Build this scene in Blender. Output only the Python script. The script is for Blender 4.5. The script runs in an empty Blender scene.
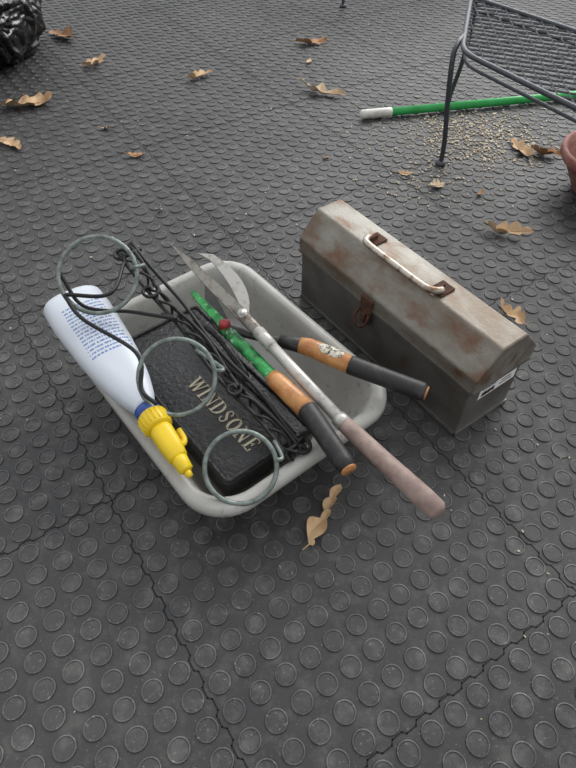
import bpy, bmesh, math, random
import numpy as np
from mathutils import Vector, Matrix, noise
random.seed(7)
rnd = random.Random(11)

# ------------------------------------------------------------------ helpers
def lin(c):
    out = []
    for v in c:
        v = v/255.0
        out.append(v/12.92 if v <= 0.04045 else ((v+0.055)/1.055)**2.4)
    return (out[0], out[1], out[2], 1.0)

def mat(name, base, rough=0.5, metal=0.0, var=None, vscale=12.0, lo=0.4, hi=0.65, bump=0.0, bscale=60.0,
        var2=None, v2scale=40.0, lo2=0.55, hi2=0.65, detail=6.0, spec=None, coat=0.0, stretch=None):
    m = bpy.data.materials.new(name)
    m.use_nodes = True
    nt = m.node_tree
    b = nt.nodes["Principled BSDF"]
    b.inputs["Base Color"].default_value = lin(base)
    b.inputs["Roughness"].default_value = rough
    b.inputs["Metallic"].default_value = metal
    if spec is not None:
        b.inputs["Specular IOR Level"].default_value = spec
    if coat:
        b.inputs["Coat Weight"].default_value = coat
    tc = nt.nodes.new("ShaderNodeTexCoord")
    vec = tc.outputs["Object"]
    if stretch:
        mp = nt.nodes.new("ShaderNodeMapping"); mp.inputs["Scale"].default_value = stretch
        nt.links.new(vec, mp.inputs["Vector"]); vec = mp.outputs["Vector"]
    col = None
    def noisemask(scale, lo_, hi_):
        n = nt.nodes.new("ShaderNodeTexNoise"); n.inputs["Scale"].default_value = scale
        n.inputs["Detail"].default_value = detail; n.inputs["Roughness"].default_value = 0.62
        nt.links.new(vec, n.inputs["Vector"])
        r = nt.nodes.new("ShaderNodeMapRange")
        r.inputs["From Min"].default_value = lo_; r.inputs["From Max"].default_value = hi_
        nt.links.new(n.outputs["Fac"], r.inputs["Value"])
        return r.outputs["Result"]
    if var is not None:
        mx = nt.nodes.new("ShaderNodeMix"); mx.data_type = 'RGBA'
        mx.inputs[6].default_value = lin(base); mx.inputs[7].default_value = lin(var)
        nt.links.new(noisemask(vscale, lo, hi), mx.inputs[0])
        col = mx.outputs[2]
    if var2 is not None:
        mx2 = nt.nodes.new("ShaderNodeMix"); mx2.data_type = 'RGBA'
        if col is not None: nt.links.new(col, mx2.inputs[6])
        else: mx2.inputs[6].default_value = lin(base)
        mx2.inputs[7].default_value = lin(var2)
        nt.links.new(noisemask(v2scale, lo2, hi2), mx2.inputs[0])
        col = mx2.outputs[2]
    if col is not None:
        nt.links.new(col, b.inputs["Base Color"])
    if bump > 0:
        n = nt.nodes.new("ShaderNodeTexNoise"); n.inputs["Scale"].default_value = bscale
        n.inputs["Detail"].default_value = 5
        nt.links.new(tc.outputs["Object"], n.inputs["Vector"])
        bp = nt.nodes.new("ShaderNodeBump"); bp.inputs["Strength"].default_value = bump
        bp.inputs["Distance"].default_value = 0.004
        nt.links.new(n.outputs["Fac"], bp.inputs["Height"])
        nt.links.new(bp.outputs["Normal"], b.inputs["Normal"])
    return m

def group(name, loc, rz=0.0):
    e = bpy.data.objects.new(name, None)
    e.empty_display_size = 0.05
    e.location = loc; e.rotation_euler = (0, 0, rz)
    bpy.context.collection.objects.link(e)
    return e

def gmat(e):
    return Matrix.Translation(e.location) @ Matrix.Rotation(e.rotation_euler[2], 4, 'Z')

def mk(name, verts, faces, material, parent=None, world=False, smooth=True, bevel=0.0):
    if parent is not None and world:
        inv = gmat(parent).inverted()
        verts = [inv @ Vector(v) for v in verts]
    me = bpy.data.meshes.new(name)
    me.from_pydata([tuple(v) for v in verts], [], faces)
    bm = bmesh.new(); bm.from_mesh(me)
    bmesh.ops.recalc_face_normals(bm, faces=bm.faces)
    bm.to_mesh(me); bm.free()
    if smooth:
        for p in me.polygons: p.use_smooth = True
    ob = bpy.data.objects.new(name, me)
    me.materials.append(material)
    bpy.context.collection.objects.link(ob)
    if parent is not None: ob.parent = parent
    if bevel > 0:
        md = ob.modifiers.new("bev", 'BEVEL'); md.width = bevel; md.segments = 2; md.limit_method = 'ANGLE'
        md.angle_limit = math.radians(25)
    return ob

def catmull(pts, n=8, closed=False):
    P = [Vector(p) for p in pts]
    out = []
    N = len(P)
    rng = N if closed else N-1
    for i in range(rng):
        if closed:
            p0, p1, p2, p3 = P[(i-1) % N], P[i], P[(i+1) % N], P[(i+2) % N]
        else:
            p1, p2 = P[i], P[i+1]
            p0 = P[i-1] if i > 0 else p1*2-p2
            p3 = P[i+2] if i+2 < N else p2*2-p1
        for k in range(n):
            t = k/n
            out.append(0.5*((2*p1)+(-p0+p2)*t+(2*p0-5*p1+4*p2-p3)*t*t+(-p0+3*p1-3*p2+p3)*t**3))
    if not closed: out.append(P[-1])
    return out

def tube_geo(pts, r, segs=10, closed=False, flat=1.0, up=None):
    P = [Vector(p) for p in pts]
    N = len(P)
    R = r if isinstance(r, (list, tuple)) else [r]*N
    verts, faces = [], []
    T = []
    for i in range(N):
        if closed: t = P[(i+1) % N]-P[i-1]
        else: t = P[min(i+1, N-1)]-P[max(i-1, 0)]
        if t.length < 1e-9: t = Vector((0, 0, 1))
        T.append(t.normalized())
    nrm = Vector(up) if up is not None else Vector((0, 0, 1))
    if abs(nrm.dot(T[0])) > 0.95: nrm = Vector((1, 0, 0))
    for i in range(N):
        nrm = (nrm-T[i]*nrm.dot(T[i])).normalized()
        bn = T[i].cross(nrm)
        for k in range(segs):
            a = 2*math.pi*k/segs
            verts.append(P[i]+nrm*math.cos(a)*R[i]*flat+bn*math.sin(a)*R[i])
    rng = N if closed else N-1
    for i in range(rng):
        j = (i+1) % N
        for k in range(segs):
            k2 = (k+1) % segs
            faces.append((i*segs+k, i*segs+k2, j*segs+k2, j*segs+k))
    if not closed:
        faces.append(tuple(range(segs))[::-1])
        faces.append(tuple((N-1)*segs+k for k in range(segs)))
    return verts, faces

def tube(name, pts, r, material, parent, segs=10, closed=False, flat=1.0, world=True, up=None):
    v, f = tube_geo(pts, r, segs, closed, flat, up)
    return mk(name, v, f, material, parent, world)

def merge(geos):
    V, F = [], []
    for v, f in geos:
        o = len(V); V += list(v); F += [tuple(i+o for i in ff) for ff in f]
    return V, F

def box_geo(c, h, ax=None):
    c = Vector(c)
    X, Y, Z = ax if ax else (Vector((1, 0, 0)), Vector((0, 1, 0)), Vector((0, 0, 1)))
    v = []
    for sx in (-1, 1):
        for sy in (-1, 1):
            for sz in (-1, 1):
                v.append(c+X*sx*h[0]+Y*sy*h[1]+Z*sz*h[2])
    f = [(0, 1, 3, 2), (4, 6, 7, 5), (0, 4, 5, 1), (2, 3, 7, 6), (0, 2, 6, 4), (1, 5, 7, 3)]
    return v, f

def lathe_geo(profile, segs=48, c=(0, 0, 0)):
    V, F = [], []
    c = Vector(c)
    n = len(profile)
    for k in range(segs):
        a = 2*math.pi*k/segs
        for r, z in profile:
            V.append(c+Vector((max(r, 1e-5)*math.cos(a), max(r, 1e-5)*math.sin(a), z)))
    for k in range(segs):
        k2 = (k+1) % segs
        for i in range(n-1):
            F.append((k*n+i, k2*n+i, k2*n+i+1, k*n+i+1))
    return V, F

def rrect(hx, hy, r, z, n=10):
    pts = []
    for (sx, sy, a0) in ((1, 1, 0), (-1, 1, 90), (-1, -1, 180), (1, -1, 270)):
        for k in range(n+1):
            a = math.radians(a0+90*k/n)
            pts.append(Vector((sx*(hx-r)+r*math.cos(a), sy*(hy-r)+r*math.sin(a), z)))
    return pts

def loft(loops, cap0=True, cap1=True):
    V, F = [], []
    n = len(loops[0])
    for l in loops: V += l
    for i in range(len(loops)-1):
        for k in range(n):
            k2 = (k+1) % n
            F.append((i*n+k, i*n+k2, (i+1)*n+k2, (i+1)*n+k))
    if cap0: F.append(tuple(range(n))[::-1])
    if cap1: F.append(tuple((len(loops)-1)*n+k for k in range(n)))
    return V, F

# ------------------------------------------------------------------ floor (rubber coin tiles)
ANG = math.radians(-57.0)
D1 = np.array([math.cos(ANG), math.sin(ANG)])
D2 = np.array([-math.sin(ANG), math.cos(ANG)])
S0 = np.array([-0.3446, 0.546])
TILE = 0.61
NC = 13
SP = TILE/NC

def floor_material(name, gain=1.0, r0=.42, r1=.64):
    m = bpy.data.materials.new(name); m.use_nodes = True
    nt = m.node_tree; b = nt.nodes["Principled BSDF"]
    tc = nt.nodes.new("ShaderNodeTexCoord")
    def nz(scale, detail=6):
        n = nt.nodes.new("ShaderNodeTexNoise"); n.inputs["Scale"].default_value = scale
        n.inputs["Detail"].default_value = detail
        n.inputs["Roughness"].default_value = 0.65
        nt.links.new(tc.outputs["Object"], n.inputs["Vector"]); return n.outputs["Fac"]
    def mr(src, a, bb):
        r = nt.nodes.new("ShaderNodeMapRange"); r.inputs["From Min"].default_value = a; r.inputs["From Max"].default_value = bb
        nt.links.new(src, r.inputs["Value"]); return r.outputs["Result"]
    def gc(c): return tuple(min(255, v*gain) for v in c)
    def mix(fac, a, bb):
        x = nt.nodes.new("ShaderNodeMix"); x.data_type = 'RGBA'
        nt.links.new(fac, x.inputs[0])
        for s, v in ((6, a), (7, bb)):
            if isinstance(v, tuple): x.inputs[s].default_value = lin(gc(v))
            else: nt.links.new(v, x.inputs[s])
        return x.outputs[2]
    c = mix(mr(nz(2.2), 0.35, 0.68), (53, 53, 54), (74, 73, 73))
    c = mix(mr(nz(26), 0.48, 0.78), c, (102, 100, 97))
    c = mix(mr(nz(190, 3), 0.62, 0.74), c, (132, 127, 118))
    nt.links.new(c, b.inputs["Base Color"])
    rr = nt.nodes.new("ShaderNodeMapRange")
    rr.inputs["To Min"].default_value = r0; rr.inputs["To Max"].default_value = r1
    nt.links.new(nz(9), rr.inputs["Value"]); nt.links.new(rr.outputs["Result"], b.inputs["Roughness"])
    bp = nt.nodes.new("ShaderNodeBump"); bp.inputs["Strength"].default_value = 0.45; bp.inputs["Distance"].default_value = 0.001
    nt.links.new(nz(330, 3), bp.inputs["Height"]); nt.links.new(bp.outputs["Normal"], b.inputs["Normal"])
    return m

def build_floor():
    seg = 20
    prof = [(0.0182, 0.0), (0.0175, 0.0024), (0.0156, 0.0029), (0.0143, 0.0015)]
    ang = np.arange(seg)*2*math.pi/seg
    ring = np.stack([np.cos(ang), np.sin(ang)], 1)
    base = np.concatenate([np.column_stack([ring*r, np.full(seg, z)]) for r, z in prof])
    bf = []
    for i in range(3):
        for k in range(seg):
            k2 = (k+1) % seg
            bf.append([i*seg+k, i*seg+k2, (i+1)*seg+k2, (i+1)*seg+k])
    cent = []
    for i in range(-120, 120):
        for j in range(-120, 120):
            p = S0+D1*(i+0.5)*SP+D2*(j+0.5)*SP
            if -0.35 < p[1] < 4.3 and abs(p[0]) < 0.75+0.45*max(p[1], 0):
                cent.append(p)
    cent = np.array(cent)
    nv = len(base)
    V = (base[None, :, :]+np.column_stack([cent, np.zeros(len(cent))])[:, None, :]).reshape(-1, 3)
    verts = [tuple(v) for v in V.tolist()]
    faces = []; mi = []
    for c in range(len(cent)):
        o = c*nv
        faces += [(a+o, b_+o, c_+o, d+o) for a, b_, c_, d in bf]
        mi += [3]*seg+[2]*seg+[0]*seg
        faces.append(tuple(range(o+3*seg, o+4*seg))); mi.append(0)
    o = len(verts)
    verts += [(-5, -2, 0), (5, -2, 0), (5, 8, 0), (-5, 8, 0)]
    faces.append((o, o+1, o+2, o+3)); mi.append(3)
    def ribbon(p0, dirv, nrm, length):
        pts = []
        s = -length
        k = 0
        while s < length:
            a = 0.0028 if k % 2 == 0 else -0.0028
            w = 0.009
            pts.append(p0+dirv*(s-w)+nrm*a); pts.append(p0+dirv*(s+w)+nrm*a)
            s += SP/2; k += 1
        for i in range(len(pts)-1):
            a, b_ = pts[i], pts[i+1]
            if not (-0.5 < a[1] < 5 and abs(a[0]) < 3): continue
            t = (b_-a)/np.linalg.norm(b_-a); q = np.array([-t[1], t[0]])*0.0012
            e = t*0.001
            oo = len(verts)
            for c2 in (a-q-e, b_-q+e, b_+q+e, a+q-e): verts.append((c2[0], c2[1], 0.0005))
            faces.append((oo, oo+1, oo+2, oo+3)); mi.append(1)
    for k in range(-8, 9):
        ribbon(S0+D2*TILE*k, D1, D2, TILE*9)
        ribbon(S0+D1*TILE*k, D2, D1, TILE*9)
    me = bpy.data.meshes.new("floor")
    me.from_pydata(verts, [], faces)
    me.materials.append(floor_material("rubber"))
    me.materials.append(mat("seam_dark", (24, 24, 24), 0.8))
    me.materials.append(floor_material("rubber_highlight_lip", 1.28, .36, .50))  # coin-edge highlight painted in as a lighter lip colour
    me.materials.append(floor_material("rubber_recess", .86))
    me.polygons.foreach_set("material_index", np.array(mi, dtype=np.int32))
    me.update()
    ob = bpy.data.objects.new("floor", me)
    bpy.context.collection.objects.link(ob)
build_floor()

# ------------------------------------------------------------------ toolbox
M_paint = mat("toolbox_paint", (142, 139, 131), 0.42, 0.4, var=(112, 101, 88), vscale=8, lo=0.40, hi=0.60, bump=0.15, bscale=160,
              var2=(108, 76, 54), v2scale=15, lo2=0.50, hi2=0.66, detail=10, stretch=(.7, 1.3, 1.3))
M_body = mat("toolbox_body_paint", (120, 118, 113), 0.38, 0.4, var=(96, 92, 86), vscale=8, bump=0.1, bscale=160,
             var2=(100, 74, 54), v2scale=18, lo2=0.56, hi2=0.72, detail=10)
M_rust = mat("rust", (98, 64, 46), 0.85, 0.2, var=(66, 48, 40), vscale=60, bump=0.6, bscale=200)
M_chrome = mat("worn_nickel", (190, 182, 170), 0.34, 0.8, var=(130, 104, 84), vscale=40, lo=0.48, hi=0.64)
M_white = mat("label_white", (236, 236, 232), 0.5)
M_ink = mat("ink_black", (25, 25, 28), 0.5)

tb = group("toolbox", (0.2546, 0.963, 0.0), math.radians(-54.3))
def prism(prof, x0, x1):
    n = len(prof)
    V = [Vector((x0, y, z)) for y, z in prof]+[Vector((x1, y, z)) for y, z in prof]
    F = [tuple(range(n)), tuple(range(n, 2*n))[::-1]]
    for k in range(n):
        k2 = (k+1) % n
        F.append((k, k2, n+k2, n+k))
    return V, F
v, f = prism([(-.079, .003), (.079, .003), (.079, .155), (-.079, .155)], -.270, .271)
mk("body", v, f, M_body, tb, smooth=False, bevel=.003)
v, f = prism([(-.083, .146), (-.083, .182), (-.032, .240), (.036, .240), (.090, .182), (.090, .146)], -.276, .279)
mk("lid", v, f, M_paint, tb, smooth=False, bevel=.004)
v, f = merge([box_geo((0, -.0845, .148), (.274, .0018, .003)), box_geo((.2795, 0, .148), (.0018, .084, .003)),
              box_geo((0, -.0805, .007), (.268, .0018, .004)), box_geo((.2725, 0, .007), (.0018, .079, .004))])
mk("folded_rims", v, f, M_body, tb, smooth=False)
v, f = merge([box_geo((-.025, -.0865, .152), (.018, .003, .022)), box_geo((-.025, -.085, .120), (.012, .005, .018)),
              box_geo((-.025, -.092, .123), (.007, .004, .012))])
mk("hasp_latch", v, f, M_rust, tb, smooth=False, bevel=.0015)
tube("latch_loop", catmull([(-.042, -.090, .135), (-.044, -.102, .115), (-.025, -.106, .104), (-.008, -.102, .115), (-.010, -.090, .135)], 4), .003, M_rust, tb, 8, world=False)
v, f = merge([box_geo((-.105, -.004, .2422), (.017, .020, .0020)), box_geo((.095, -.004, .2422), (.017, .020, .0020)),
              box_geo((-.105, -.012, .248), (.004, .012, .007)), box_geo((.095, -.012, .248), (.004, .012, .007))])
mk("handle_brackets", v, f, M_rust, tb, smooth=False, bevel=.0012)
tube("handle_bar", catmull([(-.112, -.012, .248), (-.108, -.028, .252), (-.088, -.040, .254), (-.005, -.042, .255), (.078, -.040, .254), (.098, -.028, .252), (.102, -.012, .248)], 6), .0074, M_chrome, tb, 14, world=False)
v, f = box_geo((.2722, .010, .112), (.0006, .054, .016))
mk("label", v, f, M_white, tb, smooth=False)
g = []
for i in range(16):
    yy = -.036+i*.0024+rnd.random()*.0008
    g.append(box_geo((.2730, yy, .107), (.0003, .0004+rnd.random()*.0005, .0066)))
g.append(box_geo((.2730, -.018, .122), (.0003, .020, .0012)))
g.append(box_geo((.2730, .034, .116), (.0003, .014, .0012)))
g.append(box_geo((.2730, .034, .107), (.0003, .018, .0012)))
v, f = merge(g); mk("label_print", v, f, M_ink, tb, smooth=False)

# ------------------------------------------------------------------ plastic tub
M_tub = mat("grey_plastic", (180, 179, 174), 0.36, 0, var=(162, 160, 153), vscale=7, var2=(126, 120, 108), v2scale=38, lo2=0.58, hi2=0.76, bump=.03, detail=9)
TR = math.radians(-51.3)
DV = Vector((math.cos(TR), math.sin(TR), 0)); NV = Vector((-math.sin(TR), math.cos(TR), 0))
T0 = Vector((-.137, .794, 0))
TC = T0+DV*.008
tub = group("plastic_tub", TC, TR)
EX = .010
loops = [rrect(.213+EX, .158, .055, .003), rrect(.219+EX, .164, .058, .005), rrect(.258+EX, .202, .075, .108), rrect(.262+EX, .206, .076, .118),
         rrect(.276+EX, .220, .084, .116), rrect(.281+EX, .225, .087, .110), rrect(.284+EX, .228, .088, .113), rrect(.283+EX, .227, .088, .124),
         rrect(.277+EX, .221, .084, .130), rrect(.264+EX, .208, .076, .131), rrect(.257+EX, .201, .073, .126), rrect(.250+EX, .195, .072, .100),
         rrect(.217+EX, .162, .058, .014), rrect(.207+EX, .152, .052, .009)]
v, f = loft(loops); mk("tub_shell", v, f, M_tub, tub)

# ------------------------------------------------------------------ black case with lettering
M_case = mat("black_leatherette", (24, 24, 25), 0.30, 0, var=(40, 40, 41), vscale=60, bump=1.0, bscale=110)
M_gold = mat("silver_gold_letters", (180, 172, 150), 0.38, 0.3)
cc = T0+DV*0.018+NV*-0.042
case = group("black_carry_case", (cc.x, cc.y, 0), TR)
loops = [rrect(.195, .098, .012, .018), rrect(.203, .104, .012, .030), rrect(.217, .110, .012, .092), rrect(.215, .108, .011, .101), rrect(.210, .103, .009, .104)]
v, f = loft(loops); mk("case_body", v, f, M_case, case)
tube("case_piping", rrect(.211, .104, .010, .104), .0042, M_case, case, 8, closed=True, world=False)
g = [tube_geo([(-.205, y, .104), (-.1, y+.002, .106), (0, y, .105), (.1, y+.003, .106), (.205, y, .104)], .0032, 6) for y in (.040, .056, .085)]
v, f = merge(g); mk("case_welts", v, f, M_case, case)
tube("case_grip", catmull([(-.16, .060, .105), (-.15, .070, .118), (-.09, .078, .124), (-.02, .072, .120), (.03, .066, .115), (.04, .060, .105)], 6), .007, M_case, case, 10, world=False)

TK, TN = .20, .085
def arc(cx, cy, rx, ry, a0, a1, n=14):
    return [(cx+rx*math.cos(math.radians(a0+(a1-a0)*k/n)), cy+ry*math.sin(math.radians(a0+(a1-a0)*k/n))) for k in range(n+1)]
def sf(x, y, w=.17): return ([(x-w, y), (x+w, y)], TN)
LET = {
 'W': (1.25, [([(.05, 1), (.38, 0)], TK), ([(.38, 0), (.64, 1)], TN), ([(.60, 1), (.90, 0)], TK), ([(.90, 0), (1.2, 1)], TN), sf(.05, 1), sf(.62, 1), sf(1.2, 1, .13)]),
 'I': (.34, [([(.17, 0), (.17, 1)], TK), sf(.17, 0), sf(.17, 1)]),
 'N': (.95, [([(.14, 0), (.14, 1)], TN), ([(.12, 1), (.82, 0)], TK), ([(.82, 0), (.82, 1)], TN), sf(.14, 0), sf(.08, 1, .12), sf(.82, 1)]),
 'D': (.92, [([(.17, 0), (.17, 1)], TK), (arc(.32, .5, .52, .5, 90, 50, 5), TN), (arc(.32, .5, .50, .48, 50, -50), TK), (arc(.32, .5, .52, .5, -50, -90, 5), TN), ([(0, 1), (.33, 1)], TN), ([(0, 0), (.33, 0)], TN)]),
 'S': (.68, [([(.58, .74), (.56, .88), (.44, .98), (.30, 1.0), (.17, .93), (.11, .80), (.15, .67)], TN), ([(.13, .72), (.22, .60), (.45, .45), (.57, .32)], TK), ([(.58, .30), (.56, .12), (.44, .02), (.28, 0), (.12, .08), (.07, .26)], TN)]),
 'O': (.95, [(arc(.46, .5, .38, .5, 60, 120, 6), TN), (arc(.46, .5, .36, .48, 120, 240), TK), (arc(.46, .5, .38, .5, 240, 300, 6), TN), (arc(.46, .5, .36, .48, 300, 420), TK)]),
 'E': (.74, [([(.17, 0), (.17, 1)], TK), ([(0, 1), (.66, 1)], TN), ([(.17, .52), (.50, .52)], TN), ([(0, 0), (.68, 0)], TN), ([(.66, 1), (.66, .84)], TN), ([(.50, .62), (.50, .42)], TN), ([(.68, 0), (.70, .20)], TN)]),
}
def lettering(word, h, wsc, z, cx, cy):
    tot = sum(LET[c][0] for c in word)+.24*(len(word)-1)
    x = -tot/2
    g = []
    for c in word:
        wd, st_ = LET[c]
        for pts, wdt in st_:
            for i in range(len(pts)-1):
                a = Vector((cx+(x+pts[i][0])*wsc, cy+(pts[i][1]-.5)*h, 0)); b = Vector((cx+(x+pts[i+1][0])*wsc, cy+(pts[i+1][1]-.5)*h, 0))
                d = (b-a); L = d.length; d.normalize(); s = Vector((-d.y, d.x, 0))
                m_ = (a+b)/2
                g.append(box_geo((m_.x, m_.y, z+.0004*(len(g) % 3)*.2), (L/2+.0006, wdt*wsc/2, .0010), (d, s, Vector((0, 0, 1)))))
        x += wd+.24
    return merge(g)
v, f = lettering("WINDSONE", .031, .0245, .1048, .078, -.022)
mk("raised_lettering", v, f, M_gold, case, smooth=False)

# ------------------------------------------------------------------ spray bottle
def bottle_material():
    m = bpy.data.materials.new("bottle_white_printed"); m.use_nodes = True
    nt = m.node_tree; b = nt.nodes["Principled BSDF"]; b.inputs["Roughness"].default_value = .35
    tc = nt.nodes.new("ShaderNodeTexCoord"); sp = nt.nodes.new("ShaderNodeSeparateXYZ")
    nt.links.new(tc.outputs["Object"], sp.inputs[0])
    def mth(op, a, bb=None):
        n = nt.nodes.new("ShaderNodeMath"); n.operation = op
        for i, s in enumerate((a, bb)):
            if s is None: continue
            if isinstance(s, (int, float)): n.inputs[i].default_value = s
            else: nt.links.new(s, n.inputs[i])
        return n.outputs[0]
    X, Y, Z = sp.outputs[0], sp.outputs[1], sp.outputs[2]
    lines = mth('GREATER_THAN', mth('FRACT', mth('MULTIPLY', X, 100.0)), 0.55)
    cmb = nt.nodes.new("ShaderNodeCombineXYZ")
    nt.links.new(mth('FLOOR', mth('MULTIPLY', X, 100.0)), cmb.inputs[0]); nt.links.new(mth('MULTIPLY', Y, 260.0), cmb.inputs[1])
    wn = nt.nodes.new("ShaderNodeTexNoise"); wn.inputs["Scale"].default_value = 1.0; wn.inputs["Detail"].default_value = 2
    nt.links.new(cmb.outputs[0], wn.inputs["Vector"])
    words = mth('GREATER_THAN', wn.outputs["Fac"], 0.47)
    r1 = mth('MULTIPLY', mth('GREATER_THAN', X, 0.04), mth('LESS_THAN', X, 0.20))
    r2 = mth('MULTIPLY', mth('GREATER_THAN', Y, -0.036), mth('LESS_THAN', Y, 0.046))
    fac = mth('MULTIPLY', mth('MULTIPLY', lines, words), mth('MULTIPLY', r1, r2))
    fac = mth('MULTIPLY', fac, mth('GREATER_THAN', Z, 0.0))
    mx = nt.nodes.new("ShaderNodeMix"); mx.data_type = 'RGBA'
    mx.inputs[6].default_value = lin((212, 218, 226)); mx.inputs[7].default_value = lin((108, 134, 190))
    nt.links.new(fac, mx.inputs[0]); nt.links.new(mx.outputs[2], b.inputs["Base Color"])
    return m
M_bot = bottle_material()
M_blue = mat("blue_plastic", (44, 78, 150), .35)
M_yel = mat("yellow_plastic", (236, 202, 36), .35)
B0 = Vector((-.452, .912, .172)); B1 = Vector((-.243, .617, .172))
bot = group("spray_bottle", B0, math.atan2(B1.y-B0.y, B1.x-B0.x))
def ell(x, w, t, cz=0, cy=0, n=28, p=2.6):
    out = []
    for k in range(n):
        a = 2*math.pi*k/n
        ca, sa = math.cos(a), math.sin(a)
        out.append(Vector((x, cy+w*math.copysign(abs(ca)**(2/p), ca), cz+t*math.copysign(abs(sa)**(2/p), sa))))
    return out
st = [(-.018, .046, .022), (-.014, .058, .031), (-.004, .063, .036), (.05, .064, .037), (.16, .057, .036), (.22, .050, .034), (.27, .041, .030), (.31, .030, .024), (.330, .021, .020), (.345, .019, .019)]
v, f = loft([ell(*s) for s in st]); mk("bottle_body", v, f, M_bot, bot)
v, f = loft([ell(x, r, r, p=2) for x, r in ((.338, .021), (.340, .0235), (.358, .0235), (.360, .021))])
mk("blue_collar", v, f, M_blue, bot)
g = [loft([ell(x, r, r, cz=c, p=2, n=32) for x, r, c in ((.358, .024, 0), (.361, .027, 0), (.388, .026, -.001), (.391, .023, -.001))])]
for k in range(20):
    a = 2*math.pi*k/20
    g.append(tube_geo([(.362, .0268*math.cos(a), .0268*math.sin(a)), (.387, .0260*math.cos(a), .0260*math.sin(a)-.001)], .0014, 5))
g.append(loft([ell(.389, .018, .018, -.001, p=2.2), ell(.400, .021, .019, -.003), ell(.432, .020, .018, -.008), ell(.456, .017, .015, -.012), ell(.459, .013, .012, -.012)]))
v, f = merge(g); mk("sprayer_head", v, f, M_yel, bot)
v, f = merge([tube_geo([(.456, 0, -.012), (.462, 0, -.013), (.482, 0, -.017), (.485, 0, -.0175)], [.0130, .0145, .0130, .010], 16),
              tube_geo([(.484, 0, -.0175), (.496, 0, -.020)], [.007, .006], 12)])
mk("nozzle", v, f, M_yel, bot)
v, f = tube_geo(catmull([(.430, .012, -.012), (.434, .022, -.014), (.424, .028, -.014), (.404, .029, -.013)], 5), .0055, 10)
mk("trigger", v, f, M_yel, bot)

# ------------------------------------------------------------------ wire pot holder
M_wire = mat("galvanised_wire", (136, 146, 142), .40, .5, var=(98, 106, 100), vscale=70)
M_iron = mat("black_iron", (28, 28, 29), .42, .3, var=(62, 58, 54), vscale=80, lo=.55, hi=.75)
wp = group("wire_pot_holder", (-.15, .76, .2))
def ring(c, r, n=(0.05, -.60, .79), squash=1.0):
    c = Vector(c); n = Vector(n).normalized()
    a = Vector((1, 0, 0)); a = (a-n*a.dot(n)).normalized(); b = n.cross(a)
    return [c+a*r*math.cos(t*2*math.pi/56)+b*r*squash*math.sin(t*2*math.pi/56) for t in range(56)]
R1 = Vector((-.368, .880, .28)); R2 = Vector((-.198, .671, .22)); R3 = Vector((-.080, .521, .16))
tube("ring_1", ring(R1, .075), .0044, M_wire, wp, 8, True)
tube("ring_2", ring(R2, .068), .0044, M_wire, wp, 8, True)
tube("ring_3", ring(R3, .061, (0.05, -.5, .86)), .0044, M_wire, wp, 8, True)
F1 = Vector((-.345, 1.002, .255)); F2 = Vector((.020, .560, .138))
fd = (F2-F1).normalized(); fn = Vector((.78, .625, 0)); fn = (fn-fd*fn.dot(fd)).normalized()
def fp(t, s, dz=0): return F1.lerp(F2, t)+fn*s+Vector((0, 0, dz))
g = []
for s, am in ((-.018, .004), (.006, .006), (.020, .003)):
    g.append(tube_geo(catmull([fp(t/10, s+am*math.sin(t*1.4+s*200), -.012*math.sin(math.pi*t/10)+.003*math.sin(t*1.7+s*60)) for t in range(0, 11)], 4), .0042, 8))
for ph in (0, 2.4):
    g.append(tube_geo([fp(t/140, -.006+.009*math.sin(t*.30+ph), -.012*math.sin(math.pi*t/140)+.008*math.cos(t*.30+ph)) for t in range(0, 141)], .0028, 6))
for t in (0.04, .97):
    g.append(tube_geo([fp(t, -.028), fp(t, .026)], .0045, 8))
def scroll(t, sg, side, R=.024):
    pts = []
    for k in range(24):
        a = k*.30; rr = R*(1-k/32)
        pts.append(fp(t, 0)+fd*sg*rr*math.sin(a)+fn*side*(R-rr*math.cos(a)))
    return tube_geo(pts, .0036, 8)
g += [scroll(0.03, -1, -1, .018), scroll(.98, 1, 1, .018), scroll(.22, 1, -1, .020), scroll(.70, 1, -1, .016)]
v, f = merge(g); mk("scroll_frame", v, f, M_iron, wp, world=True)
g = [tube_geo(catmull([R1+Vector((.07, .01, .01)), R1+Vector((.085, .03, .0)), fp(.10, -.02)], 6), .004, 8),
     tube_geo(catmull([R2+Vector((.066, .01, .005)), R2+Vector((.080, .02, .0)), fp(.50, -.02, -.01)], 6), .004, 8),
     tube_geo(catmull([R3+Vector((.060, .01, .005)), R3+Vector((.070, .02, .0)), fp(.92, -.02)], 6), .004, 8)]
v, f = merge(g); mk("ring_stems", v, f, M_wire, wp, world=True)
g = [tube_geo(catmull([R1+Vector((-.066, -.03, -.02)), R1+Vector((-.02, -.085, -.036)), R2+Vector((-.075, .04, .02)), R2+Vector((-.060, -.025, -.004)), R2+Vector((-.03, -.055, -.008))], 8), .004, 8),
     tube_geo(catmull([R1+Vector((-.072, .0, .0)), R1+Vector((-.03, -.04, -.045)), R1+Vector((.06, -.04, -.06)), R2+Vector((-.02, .14, .01)), fp(.33, -.03)], 8), .004, 8),
     tube_geo(catmull([R1+Vector((-.06, -.035, -.02)), R1+Vector((.02, -.02, -.03)), fp(.06, -.02)], 8), .004, 8)]
v, f = merge(g); mk("brace_wires", v, f, M_iron, wp, world=True)

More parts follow.
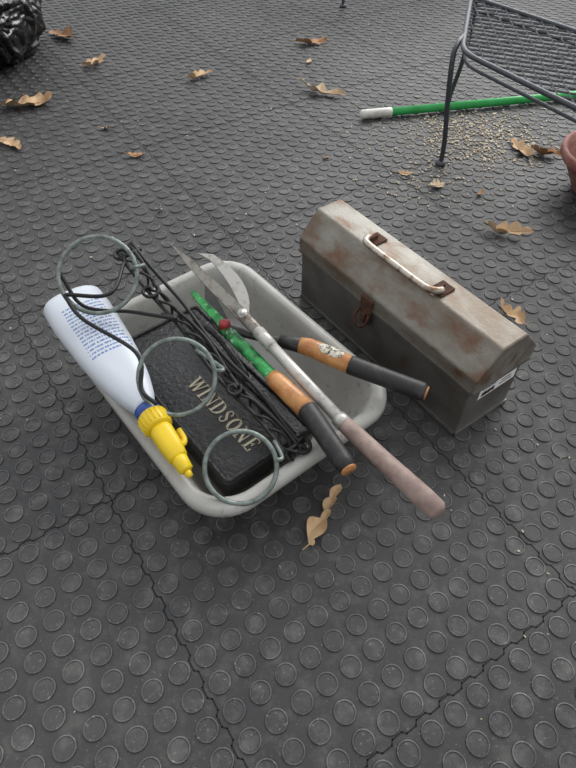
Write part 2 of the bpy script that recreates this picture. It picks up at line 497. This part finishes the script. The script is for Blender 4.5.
# ------------------------------------------------------------------ shears
M_steel = mat("worn_steel", (200, 197, 191), .38, .55, var=(156, 148, 138), vscale=45, lo=.5, hi=.7, bump=.03)
M_blade = mat("blade_steel", (134, 131, 124), .36, .6, var=(92, 78, 66), vscale=40, lo=.50, hi=.68)
M_blade2 = mat("blade_steel_light", (168, 166, 160), .36, .6, var=(116, 102, 88), vscale=40, lo=.52, hi=.7)
M_grip = mat("faded_grip", (136, 114, 108), .6, 0, var=(166, 146, 136), vscale=30, bump=.15)
M_wood = mat("varnished_wood", (206, 148, 90), .4, 0, var=(172, 110, 60), vscale=35, coat=.3)
M_blk = mat("black_rubber", (38, 37, 38), .48, 0, var=(64, 60, 58), vscale=60, lo=.5, hi=.7)
M_grn = mat("green_paint", (44, 160, 76), .4, 0, var=(20, 84, 42), vscale=36, lo=.45, hi=.6, var2=(190, 208, 190), v2scale=60, lo2=.60, hi2=.66)
M_red = mat("red_plastic", (150, 36, 42), .4)

def blade(outline, axis0, axis1, up, th):
    a0 = Vector(axis0); a1 = Vector(axis1); d = (a1-a0); L = d.length; d.normalize()
    upv = Vector(up); upv = (upv-d*upv.dot(d)).normalized(); sd = upv.cross(d)
    n = len(outline)
    V = []
    for zz in (-th, th):
        for (al, s) in outline: V.append(a0+d*al*L+sd*s+upv*zz)
    F = [tuple(range(n))[::-1], tuple(range(n, 2*n))]
    for k in range(n):
        k2 = (k+1) % n
        F.append((k, k2, n+k2, n+k))
    return V, F

UP = Vector((0, -.35, .94))
ps = Vector((-.0913, .8547, .198)); pt = Vector((-.262, 1.062, .220)); pg = Vector((.098, .608, .168)); pe = Vector((.2455, .437, .155))
sh = group("garden_shears", ps)
v, f = blade([(-.10, -.010), (0, -.012), (.35, -.011), (.7, -.008), (1.0, 0), (.7, .008), (.35, .012), (0, .013), (-.10, .010)], ps, pt, UP, .002)
mk("blade_upper", v, f, M_blade, sh, world=True, smooth=False)
pt2 = ps+Vector((-.102, .192, .008))
co_ = [(-.10, -.010), (0, -.014)]+[(t, -.014-.026*math.sin(math.pi*t**.8)) for t in (.1, .2, .3, .4, .5, .6, .7, .8, .9)]+[(1.0, .006)]+[(t, -.003-.010*math.sin(math.pi*t)) for t in (.85, .7, .55, .4, .25, .12)]+[(0, .010), (-.10, .010)]
v, f = blade(co_, ps-UP*.005, pt2, UP, .002)
mk("blade_lower", v, f, M_blade2, sh, world=True, smooth=False)
dd = (pg-ps).normalized()
v, f = merge([tube_geo([ps-UP*.009, ps+UP*.009], .010, 16), tube_geo([ps+UP*.009, ps+UP*.013], .006, 6)])
mk("pivot_bolt", v, f, M_steel, sh, world=True)
tube("tang", [ps-dd*.02, ps+dd*.03, ps+dd*.07], [.012, .013, .012], M_blade, sh, 12, flat=.6, up=UP)
tube("ferrule", [ps+dd*.055, ps+dd*.10], [.0135, .0130], M_steel, sh, 14)
tube("metal_shaft", [ps+dd*.05, pg+dd*.01], [.0112, .0122], M_steel, sh, 14)
gl = [pg.lerp(pe, t) for t in (-.02, 0, .1, .5, .85, .97, 1.0)]
tube("grip", gl, [.012, .0148, .0158, .0168, .0188, .0175, .011], M_grip, sh, 18)
tube("grip_collar", [pg-dd*.014, pg+dd*.004], [.0145, .0158], M_steel, sh, 16)

pv = Vector((-.130, .855, .162))
a1 = [Vector((-.006, .806, .170)), Vector((.0436, .790, .171)), Vector((.1234, .742, .171)), Vector((.2556, .675, .170))]
a2 = [Vector((-.030, .717, .168)), Vector((.036, .635, .168)), Vector((.1014, .5154, .163))]
hs = group("hedge_shears", pv)
tube("black_arm", catmull([pv+Vector((-.01, .003, 0)), pv.lerp(a1[0], .5)+Vector((0, 0, -.003)), a1[0], a1[1]], 5), .010, M_blk, hs, 12, flat=.8)
tube("ferrule_1", [a1[0]-Vector((.01, -.003, 0)), a1[0].lerp(a1[1], .9)], [.0135, .0165], M_blk, hs, 16)
tube("wood_handle_1", [a1[0].lerp(a1[1], .6), a1[1], a1[1].lerp(a1[2], .5), a1[2]], [.0165, .0185, .019, .018], M_wood, hs, 18)
tube("black_grip_1", [a1[2].lerp(a1[3], t) for t in (-.03, .0, .3, .7, .95, 1.0)], [.0185, .0192, .0185, .018, .0185, .015], M_blk, hs, 18)
tube("wood_end_1", [a1[2].lerp(a1[3], t) for t in (.98, 1.015)], [.014, .013], M_wood, hs, 16)
lp = a1[1].lerp(a1[2], .5)
dl = (a1[2]-a1[1]).normalized(); sl = Vector((-dl.y, dl.x, 0))
v = []; f = []
for i, al in enumerate((-.026, -.014, 0, .014, .026)):
    for k in range(7):
        a = math.radians(-38+76*k/6)*(1 if abs(al) < .02 else .45)
        v.append(lp+dl*al+(sl*math.sin(a)+Vector((0, 0, 1))*math.cos(a))*.0196)
for i in range(4):
    for k in range(6):
        f.append((i*7+k, i*7+k+1, (i+1)*7+k+1, (i+1)*7+k))
mk("oval_sticker", v, f, mat("sticker", (205, 198, 180), .5, var=(60, 60, 60), vscale=160, lo=.5, hi=.58), hs, world=True)
tube("green_arm", catmull([pv+Vector((0, 0, -.002)), pv.lerp(a2[0], .5), a2[0]+Vector((.004, -.006, 0))], 5), .0135, M_grn, hs, 12, flat=.75)
tube("wood_handle_2", [a2[0], a2[0].lerp(a2[1], .15), a2[0].lerp(a2[1], .6), a2[1]], [.015, .018, .019, .018], M_wood, hs, 18)
tube("black_grip_2", [a2[1].lerp(a2[2], t) for t in (-.03, 0, .4, .9, 1.0)], [.0185, .0192, .0185, .018, .015], M_blk, hs, 18)
tube("wood_end_2", [a2[1].lerp(a2[2], t) for t in (.98, 1.03)], [.0145, .014], M_wood, hs, 16)
tip = Vector((-.215, .970, .166))
v, f = blade([(-.05, -.010), (.1, -.011), (.55, -.010), (.9, -.006), (1.0, -.002), (.9, .005), (.6, .008), (.1, .010), (-.05, .010)], pv+Vector((0, 0, .002)), tip, Vector((0, 0, 1)), .0018)
mk("green_blade", v, f, M_grn, hs, world=True, smooth=False)
v, f = blade([(-.05, -.014), (.1, -.014), (.6, -.010), (1.0, 0), (.55, .020), (.1, .020), (-.05, .014)], pv+Vector((0, 0, -.004)), tip+Vector((.03, .03, -.004)), Vector((0, 0, 1)), .0018)
mk("steel_blade", v, f, M_blk, hs, world=True, smooth=False)
v, f = tube_geo([pv+Vector((0, 0, -.012)), pv+Vector((0, 0, .014)), pv+Vector((0, 0, .017))], [.012, .012, .008], 18)
mk("red_pivot_nut", v, f, M_red, hs, world=True)

# ------------------------------------------------------------------ broom handle
bh = group("broom_handle", (1.0, 2.25, .018))
q0 = Vector((.2645, 2.1055, .0195)); q1 = Vector((1.9, 2.423, .0195))
qd = (q1-q0).normalized()
tube("green_pole", [q0+qd*.10, q1], .0140, mat("green_pole_paint", (44, 160, 76), .3, var=(54, 176, 92), vscale=20), bh, 16)
tube("white_tip", [q0, q0+qd*.006, q0+qd*.10, q0+qd*.115, q0+qd*.118], [.012, .0160, .0160, .0160, .0142], mat("white_plastic", (228, 226, 220), .45, var=(200, 196, 186), vscale=30), bh, 16)

# ------------------------------------------------------------------ mesh patio tables
M_patio = mat("patio_iron", (74, 77, 82), .42, .4, var=(104, 104, 106), vscale=60, lo=.55, hi=.75)
def patio_table(name, origin, rot):
    SZ = .36
    e = group(name, origin, rot)
    P = [Vector((0, 0, SZ)), Vector((.390, -.638, SZ)), Vector((.783, -.351, SZ)), Vector((.12, .46, SZ))]
    def rr_poly(Pq, r, z):
        out = []
        n = len(Pq)
        for i in range(n):
            p = Pq[i]; a = (Pq[i-1]-p).normalized(); b = (Pq[(i+1) % n]-p).normalized()
            s = p+a*r; t = p+b*r
            for k in range(7):
                u = k/6
                q = s*(1-u)**2+p*2*u*(1-u)+t*u*u
                out.append(Vector((q.x, q.y, z)))
        return out
    rim = rr_poly(P, .06, SZ)
    cen = sum(P, Vector())/4
    rim2 = [Vector((cen.x+(p.x-cen.x)*.965, cen.y+(p.y-cen.y)*.965, SZ-.030)) for p in rim]
    v, f = merge([tube_geo(rim, .0075, 8, True), tube_geo(rim2, .005, 8, True)])
    mk("top_rim", v, f, M_patio, e)
    poly = [(p.x, p.y) for p in rim]
    def clip(o, d):
        ts = []
        n = len(poly)
        for i in range(n):
            x1, y1 = poly[i]; x2, y2 = poly[(i+1) % n]
            ex, ey = x2-x1, y2-y1
            den = d[0]*ey-d[1]*ex
            if abs(den) < 1e-9: continue
            t = ((x1-o[0])*ey-(y1-o[1])*ex)/den
            u = ((x1-o[0])*d[1]-(y1-o[1])*d[0])/den
            if 0 <= u < 1: ts.append(t)
        return (min(ts), max(ts)) if len(ts) >= 2 else None
    g = []
    base = math.radians(-58.6)
    for s in (36, -36):
        a = base+math.radians(s); d = (math.cos(a), math.sin(a)); nn = (-d[1], d[0])
        for i in range(-40, 41):
            o = (cen.x+nn[0]*i*.031, cen.y+nn[1]*i*.031)
            c = clip(o, d)
            if c and c[1]-c[0] > .01:
                p0 = Vector((o[0]+d[0]*c[0], o[1]+d[1]*c[0], SZ-.002)); p1 = Vector((o[0]+d[0]*c[1], o[1]+d[1]*c[1], SZ-.002))
                g.append(tube_geo([p0, p1], .0028, 4))
    v, f = merge(g); mk("expanded_metal_top", v, f, M_patio, e, smooth=False)
    for i, p in enumerate(P):
        out = Vector((p.x-cen.x, p.y-cen.y, 0)).normalized()
        q = Vector((p.x, p.y, 0))-out*.03
        if i == 0:
            foot = Vector((.018, .038, 0))
            pts = catmull([Vector((.036, .130, SZ)), Vector((.004, .075, SZ-.004)), Vector((-.010, .045, SZ-.035)), Vector((-.002, .036, SZ*.6)), Vector((.012, .034, SZ*.3)), foot+Vector((0, 0, .05)), foot+Vector((0, 0, .012))], 6)
        else:
            foot = q+out*.03
            pts = catmull([Vector((q.x, q.y, SZ)), q+Vector((0, 0, SZ*.82))-out*.008, q.lerp(foot, .5)+Vector((0, 0, SZ*.45))-out*.012, foot+Vector((0, 0, .05)), foot+Vector((0, 0, .012))], 6)
        v, f = merge([tube_geo(pts, .0078, 10), tube_geo([foot+Vector((0, 0, .003)), foot+Vector((0, 0, .008)), foot+Vector((0, 0, .016))], [.017, .017, .009], 14)])
        mk("leg_%d" % (i+1), v, f, M_patio, e)
    return e
patio_table("mesh_patio_table", (.487, 1.751, 0), 0)
R = math.radians(85)
fx, fy = .018*math.cos(R)-.038*math.sin(R), .018*math.sin(R)+.038*math.cos(R)
patio_table("mesh_patio_table", (.2746-fx, 3.30-fy, 0), R)

# ------------------------------------------------------------------ terracotta bowl
tp = group("terracotta_bowl", (.982, 1.62, 0))
v, f = lathe_geo([(0, .003), (.085, .003), (.092, .008), (.150, .105), (.160, .108), (.164, .114), (.164, .132), (.158, .137), (.150, .134), (.142, .110), (.085, .022), (0, .018)], 56)
mk("bowl", v, f, mat("terracotta", (134, 78, 70), .65, 0, var=(168, 124, 112), vscale=18, bump=.2), tp)
v, f = lathe_geo([(0, .070), (.118, .068), (.119, .062)], 40)
mk("soil", v, f, mat("soil", (62, 50, 42), .95, 0, var=(90, 76, 62), vscale=60, bump=.9), tp)

# ------------------------------------------------------------------ garbage bag
def garbage_bag(name, loc):
    e = group(name, loc)
    bm = bmesh.new(); bmesh.ops.create_icosphere(bm, subdivisions=7, radius=1)
    def ridge(v): return 1-abs(noise.noise(v))*2.2
    for w in bm.verts:
        p = w.co.copy()
        wq = p+Vector((noise.noise(p*2.3), noise.noise(p*2.3+Vector((5, 5, 5))), noise.noise(p*2.3+Vector((9, 1, 4)))))*.35
        s = 1+.08*noise.noise(p*1.6+Vector((3, 1, 5)))+.06*ridge(wq*2.6+Vector((9, 2, 1)))+.045*ridge(Vector((wq.x*6, wq.y*6, wq.z*4.5))+Vector((1, 7, 3)))+.022*ridge(wq*13+Vector((2, 2, 8)))
        q = Vector((p.x*.36*s, p.y*.40*s, p.z*.27*s+.19))
        if q.z < .004: q.z = .004
        top = max(0, p.z-.75)/.25
        q.x *= (1-.55*top); q.y *= (1-.55*top); q.z += .09*top
        w.co = q
    me = bpy.data.meshes.new("bag_body"); bm.to_mesh(me); bm.free()
    for p in me.polygons: p.use_smooth = True
    m = mat("black_bag_plastic", (13, 13, 14), .17, 0, bump=.5, bscale=30, spec=.7)
    me.materials.append(m)
    o = bpy.data.objects.new("bag_body", me); bpy.context.collection.objects.link(o); o.parent = e
    v, f = tube_geo(catmull([(0, 0, .50), (.01, .01, .55), (.05, .02, .61), (.09, .02, .63)], 5), [.05]*5+[.022]*5+[.04]*6, 12)
    mk("bag_knot", v, f, m, e)
garbage_bag("garbage_bag", (-1.43, 2.70, 0))

# ------------------------------------------------------------------ leaves
LM = [mat("leaf_tan", (204, 174, 136), .7, 0, var=(170, 134, 98), vscale=25, bump=.3),
      mat("leaf_brown", (176, 134, 94), .7, 0, var=(134, 96, 66), vscale=25, bump=.3),
      mat("leaf_pale", (216, 196, 168), .7, 0, var=(190, 162, 128), vscale=25, bump=.3)]
LEAVES = []
def leaf(x, y, L, ang, mi=0, W=.34, curl=.35, fold=.3, seed=0, lobes=3.5, twist=0.0):
    LEAVES.append((x, y, L))
    r = random.Random(seed)
    n, m = 44, 8
    V, F = [], []
    ph = r.random()*.8
    bend = r.uniform(-.35, .35)
    for i in range(n+1):
        t = i/n
        env = max(0.0, math.sin(math.pi*min(1, (t+.02)**.75)))**.7
        for j in range(m+1):
            s = j/m*2-1
            lb = abs(math.sin(math.pi*(t*lobes+ph+(.12 if s > 0 else 0))))
            w = W*L*.5*env*(.38+.62*lb**.8)
            yy = s*w
            xx = (t-.5)*L+abs(s)*w*.45
            zz = fold*abs(yy)*.75+curl*L*(t-.5)**2*.9+.016*noise.noise(Vector((xx*26+seed, yy*26, seed*1.7)))
            tw = twist*(t-.5)
            yr = yy*math.cos(tw)-zz*math.sin(tw); zr = yy*math.sin(tw)+zz*math.cos(tw)
            yr += bend*L*(t-.5)**2
            V.append(Vector((xx, yr, zr)))
        if i < n:
            for j in range(m):
                a = i*(m+1)+j
                F.append((a, a+1, a+m+2, a+m+1))
    mid = lambda i: V[i*(m+1)+m//2]+Vector((0, 0, .0008))
    sp = [mid(0)+Vector((-.20*L, .02*L, .004)), mid(0), mid(n//4), mid(n//2), mid(3*n//4), mid(n)]
    sv, sf_ = tube_geo(sp, [.0010, .0012, .0011, .0010, .0007, .0003], 5)
    V, F = merge([(V, F), (sv, sf_)])
    mz = min(p.z for p in V)
    for p in V: p.z += .0034-mz
    e = group("dried_leaf", (x, y, 0), math.radians(ang))
    mk("leaf_blade", V, F, LM[mi], e)
leaf(-.978, 2.21, .19, 28, 0, .60, .5, .5, 1, twist=.8)
leaf(-1.02, 2.90, .15, 150, 1, .7, .4, .6, 2, twist=.8)
leaf(-.8126, 2.588, .12, 60, 0, .5, .6, .5, 3, twist=1.2)
leaf(-.3588, 2.469, .12, 45, 0, .42, .4, .9, 4, twist=1.2)
leaf(.107, 2.816, .15, 20, 1, .40, .6, .8, 5, twist=1.0)
leaf(.1327, 2.313, .20, -24, 2, .24, .4, 1.2, 6, 2.2, twist=.8)
leaf(-.955, 1.915, .12, -30, 0, .45, .4, .8, 7, twist=.8)
leaf(-.510, 1.841, .06, 10, 1, .6, .4, .5, 8)
leaf(.795, 1.880, .13, 115, 0, .40, .7, .9, 9, twist=1.2)
leaf(.872, 1.846, .10, -15, 1, .5, .7, .8, 10, twist=1.0)
leaf(.6355, 1.401, .13, -12, 0, .36, .6, 1.0, 12, twist=1.2)
leaf(.5556, 1.055, .095, 125, 0, .5, .8, 1.0, 13, twist=1.3)
leaf(.086, .545, .060, 75, 0, .42, .8, 1.1, 14, 1.8, twist=1.4)
leaf(.052, .486, .085, 50, 0, .46, .9, 1.0, 15, 1.6, twist=-1.0)
leaf(.4725, 1.655, .055, 25, 2, .7, .4, .3, 16)
leaf(.3804, 1.7265, .05, 160, 0, .5, .4, .3, 17)
leaf(.599, 1.61, .04, 50, 1, .5, .4, .3, 18)
leaf(-.646, 2.03, .045, 0, 0, .6, .4, .3, 19)
leaf(-.386, 1.517, .03, 70, 2, .5, .4, .3, 20)
leaf(.09, 2.62, .045, 70, 0, .5, .4, .3, 21)
leaf(.13, 1.83, .03, 20, 1, .5, .4, .3, 22)

# ------------------------------------------------------------------ crumbs
def crumbs(name, pts, material, seed):
    r = random.Random(seed)
    g = []
    for (x, y, smax) in pts:
        s = .0011+(smax-.0011)*r.random()**2
        a = r.random()*6.28
        X = Vector((math.cos(a), math.sin(a), 0)); Y = Vector((-math.sin(a), math.cos(a), 0))
        g.append(box_geo((x, y, .0022+s*.35), (s*(.8+r.random()), s*(.4+.5*r.random()), s*.35), (X, Y, Vector((0, 0, 1)))))
    v, f = merge(g)
    mk(name, v, f, material, None, smooth=False)
M_cr = mat("crumb", (206, 196, 176), .9, var=(160, 142, 116), vscale=90)
pts = []
for i in range(1700):
    pts.append((.66+rnd.gauss(0, .14), 1.97+rnd.gauss(0, .12), .0040))
for i in range(180):
    pts.append((.43+rnd.gauss(0, .10), 1.68+rnd.gauss(0, .08), .004))
for i in range(420):
    pts.append((rnd.uniform(-1.2, 1.2), rnd.uniform(.15, 3.3), .0026))
def clear(p):
    if abs(p[0]+.137) < .42 and abs(p[1]-.794) < .5: return False
    if math.hypot(p[0]-.985, p[1]-1.62) < .19: return False
    if abs((p[0]-q0.x)*(-qd.y)+(p[1]-q0.y)*qd.x) < .022 and p[0] > .25: return False
    for lx_, ly_, L in LEAVES:
        if math.hypot(p[0]-lx_, p[1]-ly_) < L*.4: return False
    q = Vector((p[0]-.2546, p[1]-.963))
    a = math.radians(54.3); lx = q.x*math.cos(a)-q.y*math.sin(a); ly = q.x*math.sin(a)+q.y*math.cos(a)
    return not (abs(lx) < .3 and abs(ly) < .11)
pts = [p for p in pts if clear(p)]
crumbs("sawdust_crumbs", pts, M_cr, 3)

# ------------------------------------------------------------------ world, light, camera
w = bpy.data.worlds.new("world"); bpy.context.scene.world = w; w.use_nodes = True
nt = w.node_tree; bg = nt.nodes["Background"]
tc = nt.nodes.new("ShaderNodeTexCoord")
dot = nt.nodes.new("ShaderNodeVectorMath"); dot.operation = 'DOT_PRODUCT'
dot.inputs[1].default_value = Vector((.30, .85, .30)).normalized()
nt.links.new(tc.outputs["Generated"], dot.inputs[0])
cr = nt.nodes.new("ShaderNodeValToRGB")
cr.color_ramp.elements[0].position = 0.0; cr.color_ramp.elements[0].color = (.42, .425, .435, 1)
cr.color_ramp.elements[1].position = 1.0; cr.color_ramp.elements[1].color = (1.0, 1.02, 1.05, 1)
mr = nt.nodes.new("ShaderNodeMapRange"); mr.inputs["From Min"].default_value = -.5; mr.inputs["From Max"].default_value = 1
nt.links.new(dot.outputs["Value"], mr.inputs["Value"]); nt.links.new(mr.outputs["Result"], cr.inputs[0])
nt.links.new(cr.outputs[0], bg.inputs["Color"]); bg.inputs["Strength"].default_value = 1.3

def area(name, loc, target, size, power, col=(1, 1, 1)):
    l = bpy.data.lights.new(name, 'AREA'); l.shape = 'RECTANGLE'; l.size = size[0]; l.size_y = size[1]; l.energy = power; l.color = col
    o = bpy.data.objects.new(name, l); bpy.context.collection.objects.link(o); o.location = loc
    o.rotation_euler = (Vector(target)-Vector(loc)).to_track_quat('-Z', 'Y').to_euler()
area("porch_daylight", (2.2, 5.0, 3.2), (0, 1.0, 0), (4.0, 2.4), 185, (1, .99, .97))

cam = bpy.data.cameras.new("camera"); co = bpy.data.objects.new("camera", cam)
bpy.context.collection.objects.link(co)
co.location = (0, 0, 1.0); co.rotation_euler = (math.radians(40), 0, 0)
cam.sensor_fit = 'VERTICAL'; cam.sensor_height = 36; cam.sensor_width = 27; cam.lens = 27.05
cam.clip_start = .01
bpy.context.scene.camera = co
bpy.context.scene.view_settings.view_transform = 'Standard'
